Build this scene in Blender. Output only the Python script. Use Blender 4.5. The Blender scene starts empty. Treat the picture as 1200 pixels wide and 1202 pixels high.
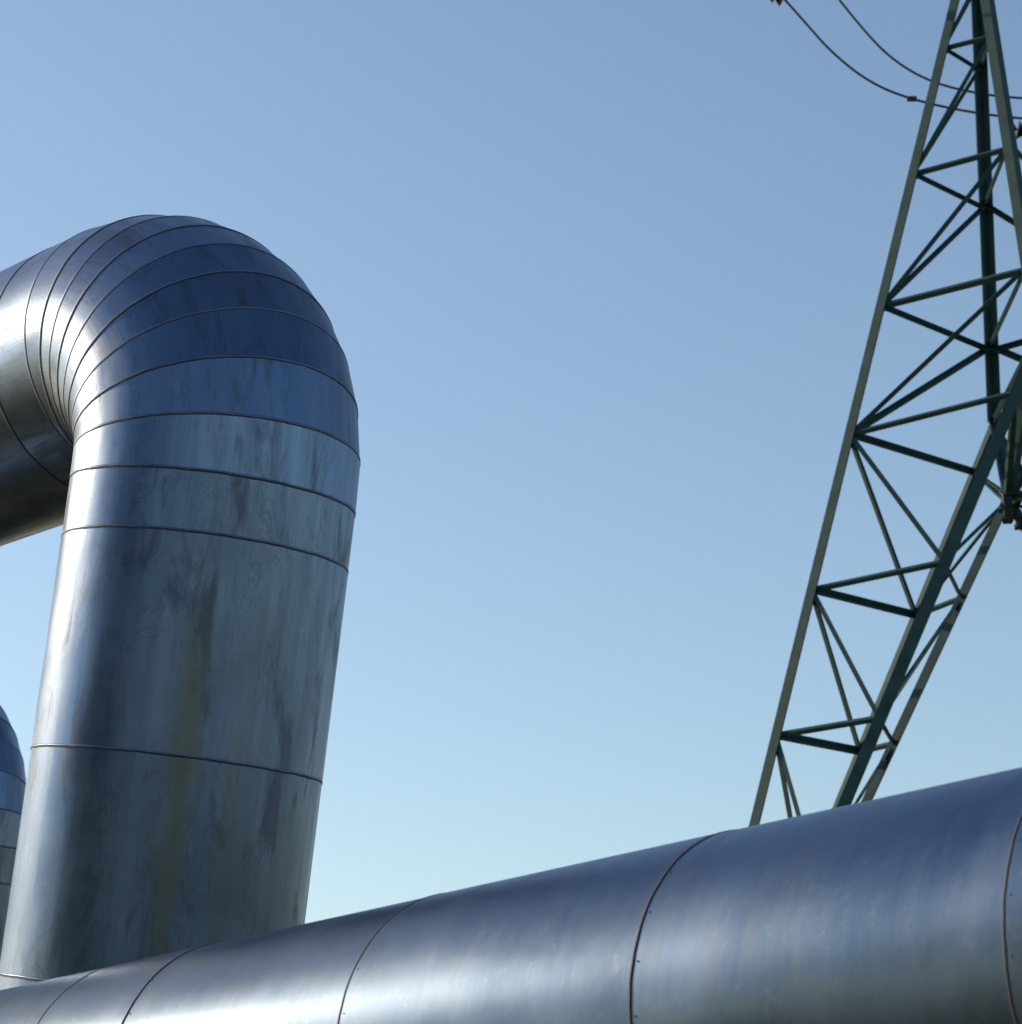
import bpy, bmesh, math, random
from mathutils import Vector, Matrix
random.seed(7)
E=1.6
S=bpy.context.scene
def link(o): S.collection.objects.link(o); return o
def empty(name,loc=(0,0,0)):
    o=bpy.data.objects.new(name,None); o.location=loc; o.empty_display_size=.5; return link(o)
def mkobj(name,bm,mats,parent=None):
    me=bpy.data.meshes.new(name); bm.to_mesh(me); bm.free()
    for m in mats: me.materials.append(m)
    o=bpy.data.objects.new(name,me); link(o)
    if parent: o.parent=parent
    return o
# ---------------- camera
cam=bpy.data.cameras.new("camera"); co=link(bpy.data.objects.new("camera",cam))
co.location=(0,0,E); co.rotation_euler=(math.radians(107),0,0)
cam.lens=90; cam.sensor_width=36; cam.clip_end=6000; S.camera=co
cam.dof.use_dof=True; cam.dof.focus_distance=23; cam.dof.aperture_fstop=3.4
# ---------------- light
SUN_EL=math.radians(23); AZ=math.radians(-60)
sv=Vector((math.sin(AZ)*math.cos(SUN_EL),math.cos(AZ)*math.cos(SUN_EL),math.sin(SUN_EL)))
w=bpy.data.worlds.new("World"); S.world=w; w.use_nodes=True
nt=w.node_tree; bg=nt.nodes['Background']; sky=nt.nodes.new('ShaderNodeTexSky')
sky.sky_type='NISHITA'; sky.sun_disc=False; sky.sun_elevation=SUN_EL; sky.sun_rotation=AZ
sky.air_density=1.15; sky.dust_density=.6; sky.ozone_density=1.7
nt.links.new(sky.outputs[0],bg.inputs[0]); bg.inputs[1].default_value=.15
sl=bpy.data.lights.new("sun",'SUN'); sl.energy=2.9; sl.angle=math.radians(.5); sl.color=(1,.80,.55)
so=link(bpy.data.objects.new("sun",sl)); so.rotation_euler=sv.to_track_quat('Z','Y').to_euler()
S.view_settings.view_transform='Standard'; S.view_settings.look='None'; S.view_settings.exposure=0
# ---------------- materials
def newmat(n):
    m=bpy.data.materials.new(n); m.use_nodes=True
    return m,m.node_tree,m.node_tree.nodes['Principled BSDF']
def node(nt,t,**k):
    n=nt.nodes.new(t)
    for a,b in k.items(): setattr(n,a,b)
    return n
def noise(nt,vec,scale,detail=4,rough=.5,dist=0):
    n=nt.nodes.new('ShaderNodeTexNoise'); n.inputs['Scale'].default_value=scale
    n.inputs['Detail'].default_value=detail; n.inputs['Roughness'].default_value=rough; n.inputs['Distortion'].default_value=dist
    nt.links.new(vec,n.inputs['Vector']); return n.outputs['Fac']
def mapping(nt,vec,sc,loc=(0,0,0)):
    n=nt.nodes.new('ShaderNodeMapping'); n.inputs['Scale'].default_value=sc; n.inputs['Location'].default_value=loc
    nt.links.new(vec,n.inputs['Vector']); return n.outputs[0]
def mrange(nt,v,a,b,c,d):
    n=nt.nodes.new('ShaderNodeMapRange'); nt.links.new(v,n.inputs[0])
    for i,x in enumerate((a,b,c,d)): n.inputs[i+1].default_value=x
    return n.outputs[0]
def math_(nt,op,a,b):
    n=nt.nodes.new('ShaderNodeMath'); n.operation=op
    for i,x in enumerate((a,b)):
        if isinstance(x,(int,float)): n.inputs[i].default_value=x
        else: nt.links.new(x,n.inputs[i])
    return n.outputs[0]
def mixc(nt,f,a,b,mode='MIX'):
    n=nt.nodes.new('ShaderNodeMix'); n.data_type='RGBA'; n.blend_type=mode
    if isinstance(f,(int,float)): n.inputs[0].default_value=f
    else: nt.links.new(f,n.inputs[0])
    for i,x in ((6,a),(7,b)):
        if isinstance(x,tuple): n.inputs[i].default_value=(*x,1)
        else: nt.links.new(x,n.inputs[i])
    return n.outputs[2]
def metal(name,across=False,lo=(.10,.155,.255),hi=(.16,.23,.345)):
    m,nt,p=newmat(name)
    uv=node(nt,'ShaderNodeUVMap',uv_map='UVMap').outputs[0]
    tone=node(nt,'ShaderNodeAttribute',attribute_name='tone').outputs['Fac']
    refl_streak=node(nt,'ShaderNodeAttribute',attribute_name='refl_streak').outputs['Fac']
    def st(a,b): return (b,a,1) if across else (a,b,1)
    blotch=noise(nt,uv,1.1,6,.6,.4)
    streak=noise(nt,mapping(nt,uv,st(7,.35)),1,5,.6)
    fine=noise(nt,mapping(nt,uv,st(60,1.2)),1,3,.6)
    drip=noise(nt,mapping(nt,uv,st(2.6,.8),(3,1,0)),1,8,.65,.5)
    dripm=mrange(nt,drip,.54,.63,0,1)
    edge=noise(nt,mapping(nt,uv,st(3.0,.7),(9,4,0)),1,9,.7,1.2)      # tide marks of dried run-off
    tide=mrange(nt,math_(nt,'ABSOLUTE',math_(nt,'SUBTRACT',edge,.55),0),.0,.012,1,0)
    speck=noise(nt,uv,9,8,.75)
    c=mixc(nt,mrange(nt,blotch,.3,.7,0,1),lo,hi)
    c=mixc(nt,mrange(nt,streak,.35,.75,0,.3 if across else .6),c,(.095,.13,.19))
    c=mixc(nt,mrange(nt,speck,.55,.75,0,.45),c,(.23,.26,.31))
    c=mixc(nt,math_(nt,'MULTIPLY',dripm,.2 if across else .5),c,(.065,.07,.085))
    c=mixc(nt,math_(nt,'MULTIPLY',tide,.15 if across else .45),c,(.05,.045,.045))
    c=mixc(nt,math_(nt,'MULTIPLY',refl_streak,mrange(nt,streak,.25,.7,.4,.75)),c,(.14,.145,.095))  # yellow-green reflection streaks painted into the cladding colour
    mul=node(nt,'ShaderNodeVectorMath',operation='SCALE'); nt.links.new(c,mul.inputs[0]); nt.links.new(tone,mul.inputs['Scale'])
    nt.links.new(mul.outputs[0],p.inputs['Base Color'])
    p.inputs['Metallic'].default_value=1
    r=math_(nt,'ADD',mrange(nt,streak,.3,.7,.28,.35) if across else mrange(nt,streak,.3,.7,.25,.36),mrange(nt,blotch,.3,.75,0,.11))
    r=math_(nt,'ADD',r,math_(nt,'MULTIPLY',dripm,.04 if across else .12))
    nt.links.new(r,p.inputs['Roughness'])
    dent=noise(nt,mapping(nt,uv,(1.3,.5,1)),1,2,.5)
    b1=node(nt,'ShaderNodeBump'); b1.inputs['Strength'].default_value=.25 if across else .5; b1.inputs['Distance'].default_value=.05
    nt.links.new(dent,b1.inputs['Height'])
    b2=node(nt,'ShaderNodeBump'); b2.inputs['Strength'].default_value=.08 if across else .3; b2.inputs['Distance'].default_value=.002
    nt.links.new(fine,b2.inputs['Height']); nt.links.new(b1.outputs[0],b2.inputs['Normal'])
    nt.links.new(b2.outputs[0],p.inputs['Normal'])
    return m
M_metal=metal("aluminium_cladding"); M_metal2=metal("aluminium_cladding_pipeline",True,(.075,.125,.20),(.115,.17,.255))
def simple(n,col,rough,metallic=0,var=.25,scale=3,spec=.5):
    m,nt,p=newmat(n)
    tc=node(nt,'ShaderNodeTexCoord').outputs['Object']
    f=noise(nt,tc,scale,6,.6)
    c=mixc(nt,mrange(nt,f,.3,.7,0,1),tuple(x*(1-var) for x in col),tuple(min(1,x*(1+var)) for x in col))
    nt.links.new(c,p.inputs['Base Color']); p.inputs['Roughness'].default_value=rough; p.inputs['Metallic'].default_value=metallic
    p.inputs['Specular IOR Level'].default_value=spec
    return m
M_seam=simple("seam_sealant",(.035,.042,.055),.6)
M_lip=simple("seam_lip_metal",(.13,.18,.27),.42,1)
M_green=simple("green_painted_steel",(.025,.068,.068),.7,0,.25,2,.25)
M_dark=simple("dark_steel",(.02,.024,.024),.6,spec=.3)
M_wire=simple("conductor_cable",(.03,.03,.033),.5)
M_ins=simple("brown_insulator",(.03,.018,.015),.3)
M_conc=simple("concrete",(.32,.31,.29),.9)
M_added_leaf=simple("added_tree_foliage",(.05,.08,.03),.7,0,.5,.4)
M_added_bark=simple("added_tree_bark",(.09,.07,.05),.9)
M_grass=simple("dry_grass",(.15,.12,.055),.95,0,.5,.08)
# ---------------- pipe builder
NS=144
def frame(n,ref):
    n=n.normalized(); u=(ref-n*ref.dot(n)).normalized(); v=n.cross(u); return u,v
def ring(c,n,R,ref):
    u,v=frame(n,ref)
    return [c+u*R*math.cos(2*math.pi*i/NS)+v*R*math.sin(2*math.pi*i/NS) for i in range(NS)]
def build_pipe(name,st,R,ref,parent,seamw=.012,tones=None,mat=None,lip=True,reflf=None):
    """st: list of (centre, ring normal). one clad segment between neighbours, a lapped seam at each"""
    bm=bmesh.new(); uvl=bm.loops.layers.uv.new('UVMap'); tl=bm.verts.layers.float.new('tone'); sl_=bm.verts.layers.float.new('refl_streak')
    L=0
    for k in range(len(st)-1):
        (c0,n0),(c1,n1)=st[k],st[k+1]
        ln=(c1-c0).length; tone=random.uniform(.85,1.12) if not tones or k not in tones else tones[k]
        du=random.uniform(0,20); dr=.003*(k%2)
        m=max(1,int(ln/.3)) if abs(n0.dot(n1))>.9999 else 1
        rows=[]
        for j in range(m+1):
            f=j/m; cc=c0.lerp(c1,f); pts=ring(cc,n0.lerp(n1,f),R+dr,ref)
            row=[]
            for p_ in pts:
                v=bm.verts.new(p_); v[tl]=tone
                v[sl_]=reflf(cc,p_-cc) if reflf else 0
                row.append(v)
            rows.append(row)
        for j in range(m):
            for i in range(NS):
                i2=(i+1)%NS
                f=bm.faces.new((rows[j][i],rows[j][i2],rows[j+1][i2],rows[j+1][i])); f.smooth=True
                for lp,(uu,vv) in zip(f.loops,((i,j),(i+1,j),(i+1,j+1),(i,j+1))):
                    lp[uvl].uv=(du+uu/NS*2*math.pi*R, L+du*.7+ln*vv/m)
        L+=ln
    # seams
    for k,(c,n) in enumerate(st):
        n=n.normalized()
        for (o0,o1,r,mi) in ((-seamw*.5,seamw*.5,R+.0055,1),(seamw*.5,seamw*2.8,R+.005,2)):
            if mi==2 and not lip: continue
            A=ring(c+n*o0,n,R-.01,ref);B=ring(c+n*o0,n,r,ref);C=ring(c+n*o1,n,r,ref);D=ring(c+n*o1,n,R-.01,ref)
            rr=[]
            for q in (A,B,C,D):
                rr.append([bm.verts.new(p_+n*(.0015*math.sin(i*.7+k)+.0012*math.sin(i*1.9+k*3))) for i,p_ in enumerate(q)])
            for a in range(3):
                for i in range(NS):
                    i2=(i+1)%NS
                    f=bm.faces.new((rr[a][i],rr[a][i2],rr[a+1][i2],rr[a+1][i])); f.material_index=mi
                    f.smooth=(a==1)
    bmesh.ops.recalc_face_normals(bm,faces=bm.faces)
    return mkobj(name,bm,[mat or M_metal,M_seam,M_lip],parent)
PH=math.radians(46)
dh=Vector((math.cos(PH),-math.sin(PH),0))
# ---------------- main horizontal pipeline
tau=.040
d=Vector((dh.x,dh.y,tau)); d.normalize()
A0=Vector((1.224,14.3,1.355+E))
RM=1.1
ss=[-12.8,-10.35,-7.85,-5.35,-2.60,-.26,2.08,4.33,5.4,8.1,10.6,13.1,15.6,18.1,20.6,23.1,25.6,28.1]
root=empty("insulated_pipeline")
up=Vector((0,0,1))
st=[(A0-d*s,d*-1) for s in ss]
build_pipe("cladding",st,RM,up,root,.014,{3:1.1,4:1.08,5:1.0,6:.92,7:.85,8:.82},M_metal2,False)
def box(bm,c,sx,sy,sz,rot=None,mi=0):
    r=bmesh.ops.create_cube(bm,size=1)
    M=Matrix.Translation(c)@(rot.to_4x4() if rot else Matrix())@Matrix.Diagonal((sx,sy,sz,1))
    bmesh.ops.transform(bm,matrix=M,verts=r['verts'])
    for v in r['verts']:
        for f in v.link_faces: f.material_index=mi
# small rivets along the visible lap seams of the pipeline
bmR=bmesh.new()
for s in ss[3:10]:
    c=A0-d*(s-.035); pts=ring(c,d*-1,RM+.002,up)
    for i in range(0,NS,6):
        bmesh.ops.create_icosphere(bmR,subdivisions=1,radius=.006,matrix=Matrix.Translation(pts[i]))
mkobj("rivets",bmR,[M_lip],root)
def supports(parent,pts,R):
    bm=bmesh.new(); rot=Matrix.Rotation(-PH,3,'Z')
    for p in pts:
        zb=p.z-R-.03
        box(bm,Vector((p.x,p.y,zb-.1)),.3,R*2.1,.2,rot)
        for sg in (-1,1):
            off=rot@Vector((0,sg*R*.85,0))
            h=zb-.2
            box(bm,Vector((p.x+off.x,p.y+off.y,h/2+.1)),.2,.2,h-.2,rot)
            box(bm,Vector((p.x+off.x,p.y+off.y,.1)),.5,.5,.2,rot,1)
            box(bm,Vector((p.x+off.x*.8,p.y+off.y*.8,zb+.12)),.25,.12,.5,rot)
    mkobj("steel_supports",bm,[M_dark,M_conc],parent)
supports(root,[A0-d*s for s in (-9,-3.9,9.6,17,24)],RM)
# ---------------- risers with elbow
def riser(B,R,name):
    root=empty(name)
    a=Vector((dh.x*.16,dh.y*.16,1)).normalized()
    pe=math.radians(47)
    e=Vector((-math.cos(pe),math.sin(pe),.02)).normalized()
    Rb=1.035*R
    st=[]
    tb=(0-B.z)/a.z
    T0=.70
    for t in (tb,tb*.8,-3.85,-1.9,-.01,.52): st.append((B+a*t,a.copy()))
    bn=a.cross(e).normalized()           # bend axis
    tot=a.angle(e); cdir=bn.cross(a)     # towards centre
    c0=B+a*T0; cc=c0+cdir*Rb
    for dg in (8,21,33,44,54.5,65,75,85,math.degrees(tot)):
        q=Matrix.Rotation(math.radians(dg),3,bn)
        st.append((cc+q@(c0-cc),q@a))
    p=st[-1][0]
    for t in (.6,3.3,5.8,8.3,10.8,13.3,15.8,18.3): st.append((p+e*t,e.copy()))
    def reflf(c,r):  # weight of the painted reflection streaks, by angle and height on the riser
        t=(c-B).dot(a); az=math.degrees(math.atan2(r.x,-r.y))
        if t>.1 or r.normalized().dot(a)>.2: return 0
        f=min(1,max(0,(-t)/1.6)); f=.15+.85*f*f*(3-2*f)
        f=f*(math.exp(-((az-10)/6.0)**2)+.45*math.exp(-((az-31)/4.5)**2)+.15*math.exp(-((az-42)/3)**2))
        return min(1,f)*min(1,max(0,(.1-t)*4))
    build_pipe("cladding",st,R,bn,root,.0085,{3:1.1,4:1.1,5:1.12,6:.95,7:.85,8:.85},None,True,reflf)
    bm=bmesh.new()
    box(bm,Vector((B.x+a.x*tb,B.y+a.y*tb,.15)),3.4,3.4,.3); mkobj("concrete_base",bm,[M_conc],root)
    supports(root,[p+e*8.2,p+e*17],R)
riser(Vector((-2.73,22,6.32+E)),1.28,"pipe_riser_with_elbow")
riser(Vector((-8.62,38,5.96+E)),1.28,"pipe_riser_with_elbow")
# ---------------- pylon
py=empty("electricity_pylon")
bmP=bmesh.new()
def bar(p,q,w,axis=Vector((12.4,60,18)),t=None,mi=0,bm=None):
    bm=bm or bmP
    w*=1.06
    p=Vector(p);q=Vector(q); n=(q-p).normalized(); t=t or w*.14
    mid=(p+q)/2; inw=Vector((axis[0]-mid.x,axis[1]-mid.y,0)); 
    inw=inw-n*inw.dot(n)
    if inw.length<1e-3: inw=n.orthogonal()
    inw.normalize(); s=n.cross(inw)
    u=(inw+s).normalized(); v=(inw-s).normalized()   # angle section, corner outwards
    prof=[(0,0),(w,0),(w,t),(t,t),(t,w),(0,w)]
    off=inw*(-w*.35)
    A=[bm.verts.new(p+off+u*a+v*b) for a,b in prof]; B=[bm.verts.new(q+off+u*a+v*b) for a,b in prof]
    for i in range(6):
        j=(i+1)%6; bm.faces.new((A[i],A[j],B[j],B[i])).material_index=mi
    bm.faces.new(A[::-1]).material_index=mi; bm.faces.new(B).material_index=mi
def V(x,y,z): return Vector((x,y,z+E))
ZA=34.73
def Lp(z): return V(12.22-.2689*(ZA-z),60,z)
def Mp(z): return V(12.22+.031*(ZA-z),60+.256*(ZA-z),z)
def Np(z): return V(12.25+.02*(ZA-z),60-.256*(ZA-z),z)
def Rp(z): return V(13.0+.28*(ZA-z),60,z)
ZW=21.8; FL=V(2.95,60,.3); FR=V(22.2,60,.3); HUB=V(12.2,60,18.75)
def on(a,b,z):
    f=(z+E-a.z)/(b.z-a.z); return a.lerp(b,f)
WM,WN=Mp(ZW),Np(ZW)
bar(Lp(ZA),FL,.27); bar(Rp(ZA),FR,.27)
bar(Mp(ZA),WM,.25); bar(Np(ZA),WN,.25)
zs=[33.0,30.92,27.37,23.75,20.35,16.37,12.77,9.3,6.3,3.6]
up_=[z for z in zs if z>ZW]
for k,z in enumerate(up_):
    f=.075+.0035*(ZA-z)
    for (X,Yf) in ((Lp,Mp),(Lp,Np),(Rp,Mp),(Rp,Np)):
        if X is Rp and z>26: continue
        bar(X(z),Yf(z-.15),f*1.15)
        if k>0: bar(X(z),Yf(up_[k-1]),f)
    bar(Mp(z),Np(z),f)
bar(WM,WN,.14); 
for X in (Lp,Rp):
    bar(X(20.35),Mp(23.75),.13); bar(X(20.35),Np(23.75),.11)
for F,X,sg in ((FL,Lp,1),(FR,Rp,-1)):
    bar(WN,F,.28); bar(WM,F,.25); bar(HUB,F,.26)
    lo=[z for z in zs if z<ZW]
    for k,z in enumerate(lo):
        l=on(X(ZA),F,z); P=on(WN,F,z); Q=on(WM,F,z)
        sz=z-.2; s_=on(HUB,F,min(sz,18.6))
        bar(l,Q,.15); bar(l,P,.11); bar(P,s_,.1); bar(Q,s_,.1)
        if k+1<len(lo):
            z2=lo[k+1]
            bar(l,on(WM,F,z2),.14); bar(l,on(WN,F,z2),.11)
            bar(s_,on(WN,F,z2),.09); bar(s_,on(WM,F,z2),.09)
    bar(F,F-Vector((sg*.4,0,F.z)),.4)
    box(bmP,Vector((F.x-sg*.4,60,.2)),1.2,1.2,.4,None,2)
bar(WN,HUB,.22); bar(WM,HUB,.22)
bar(on(WN,FL,20.35),HUB,.12); bar(on(WM,FL,20.35),HUB,.12)
# gusset plates at crotch, with bolts
for (c,sx,sy,sz) in ((HUB+Vector((.25,-.05,-.0)),.7,.5,.10),(HUB+Vector((.5,-.05,-.75)),.7,.5,.12),(HUB+Vector((-.05,-.1,-.35)),.22,.3,.7)):
    box(bmP,c,sx,sy,sz,None,1)
for i in range(7):
    c=HUB+Vector((-.25+random.uniform(0,.9),-.35,random.uniform(-.9,.2)))
    bmesh.ops.create_cone(bmP,cap_ends=True,segments=8,radius1=.07,radius2=.05,depth=.25,matrix=Matrix.Translation(c)@Matrix.Rotation(math.pi/2,4,'X'))
for z in zs:
    if z>ZW: pl=[Lp(z)]
    else: pl=[on(Lp(ZA),FL,z),on(WN,FL,z),on(WM,FL,z)]
    for c in pl: box(bmP,c+Vector((.05,0,0)),.16,.05,.26,None,0)
# mast head and crossarms above
for sx in (-.35,.35):
    for sy in (-.35,.35): bar(V(12.35+sx,60+sy,ZA-.4),V(12.35+sx*.5,60+sy*.5,47),.18)
for i in range(10):
    z=ZA+i*1.2; bar(V(12.0,59.65,z),V(12.7,59.65,z+1.2),.08); bar(V(12.0,60.35,z),V(12.7,60.35,z+1.2),.08)
for z,l in ((36.5,8.5),(41.5,6.5)):
    for sg in (-1,1):
        tip=V(12.35+sg*l,60,z+.5)
        for sy in (-.35,.35):
            bar(V(12.35,60+sy,z),tip,.14); bar(V(12.35,60+sy,z+1.9),tip,.12)
            for q in range(1,6):
                f=q/6; a=V(12.35,60+sy,z).lerp(tip,f); b=V(12.35,60+sy,z+1.9).lerp(tip,f-.08); bar(a,b,.07)
mkobj("lattice_steelwork",bmP,[M_green,M_dark,M_conc],py)
# ---------------- conductors
wr=empty("power_line_conductors")
def wire(name,pts,r,parent):
    cu=bpy.data.curves.new(name,'CURVE'); cu.dimensions='3D'; cu.bevel_depth=r; cu.bevel_resolution=2
    sp=cu.splines.new('NURBS'); sp.points.add(len(pts)-1); sp.use_endpoint_u=True; sp.order_u=3; sp.resolution_u=8
    for i,p in enumerate(pts): sp.points[i].co=(*p,1)
    cu.materials.append(M_wire); o=link(bpy.data.objects.new(name,cu)); o.parent=parent; return o
w1=[(.1181,.5402),(.1278,.5276),(.1383,.5136),(.1543,.4990),(.1722,.4909),(.1976,.4848),(.2248,.4812),(.26,.482),(.30,.49),(.33,.51),(.35,.54)]
w2=[(.1412,.5412),(.1517,.5255),(.1640,.5104),(.1800,.4994),(.2017,.4934),(.2255,.4910),(.26,.491),(.30,.50),(.33,.515),(.35,.54)]
P1=[Vector((x*63,63,z*63+E)) for x,z in w1]; P2=[Vector((x*65,65,z*65+E)) for x,z in w2]
wire("jumper_cable_a",P1,.035,wr); wire("jumper_cable_b",P2,.035,wr)
bmI=bmesh.new()
def insul(p,q,n=9,r=.16):
    p=Vector(p);q=Vector(q);dr=(q-p); rot=dr.to_track_quat('Z','Y').to_matrix().to_4x4()
    for i in range(n):
        c=p.lerp(q,(i+.5)/n)
        bmesh.ops.create_cone(bmI,cap_ends=True,segments=16,radius1=r,radius2=r*.35,depth=dr.length/n*.75,matrix=Matrix.Translation(c)@rot)
tipL=V(3.9,60,37)
insul(P1[0]+Vector((0,0,-.15)),P1[0]+Vector((-1.2,-.3,.3)),6); wire("hanger_a",[P1[0]+Vector((-1.2,-.3,.3)),tipL],.04,wr)
insul(P2[0]+Vector((-.5,0,2)),P2[0]+Vector((0,0,0)),8); wire("hanger_b",[P2[0],tipL],.04,wr)
insul(V(13.4,62,29.55),V(14.6,62,29.25),5,.28)
wire("hanger_d",[V(14.6,62,29.45),V(22,75,29)],.04,wr); wire("hanger_c",[V(13.4,62,29.55),V(13.0,61.5,30)],.04,wr)
box(bmI,P1[4]+Vector((0,0,.03)),.26,.1,.12)
mkobj("insulators",bmI,[M_ins],wr)
# ---------------- ground
bm=bmesh.new(); bmesh.ops.create_grid(bm,x_segments=60,y_segments=60,size=3000)
mkobj("ground",bm,[M_grass])
# ---------------- unseen trees, added for their dark reflections in the pipes
bmT=bmesh.new()
def tree(x,y,h):
    bmesh.ops.create_cone(bmT,cap_ends=True,segments=8,radius1=h*.03,radius2=h*.01,depth=h*.7,matrix=Matrix.Translation((x,y,h*.35)))
    for c in range(9):
        cx=x+random.gauss(0,h*.14);cy=y+random.gauss(0,h*.14);cz=h*random.uniform(.35,.9);cr=h*random.uniform(.1,.18)
        for i in range(90):
            v=Vector((random.gauss(0,1),random.gauss(0,1),random.gauss(0,1))).normalized()*cr*random.uniform(.6,1.05)
            p=Vector((cx,cy,cz))+v; s=h*.03
            a=Vector((random.gauss(0,1),random.gauss(0,1),random.gauss(0,1))).normalized(); b=a.orthogonal().normalized()
            f=bmT.faces.new([bmT.verts.new(p+a*s),bmT.verts.new(p+b*s),bmT.verts.new(p-a*s),bmT.verts.new(p-b*s)]); f.material_index=1
for i in range(24):
    an=math.radians(random.uniform(100,265)) # behind the viewer
    r=random.uniform(60,85); tree(math.sin(an)*r,math.cos(an)*r,random.uniform(6,11))
for i in range(7):  # tall row on the left, added to mirror as a dark band
    tree(-42+random.uniform(-3,3),-16+i*3.3,random.uniform(21,26))
mkobj("added_reflection_trees",bmT,[M_added_bark,M_added_leaf])
print("done")
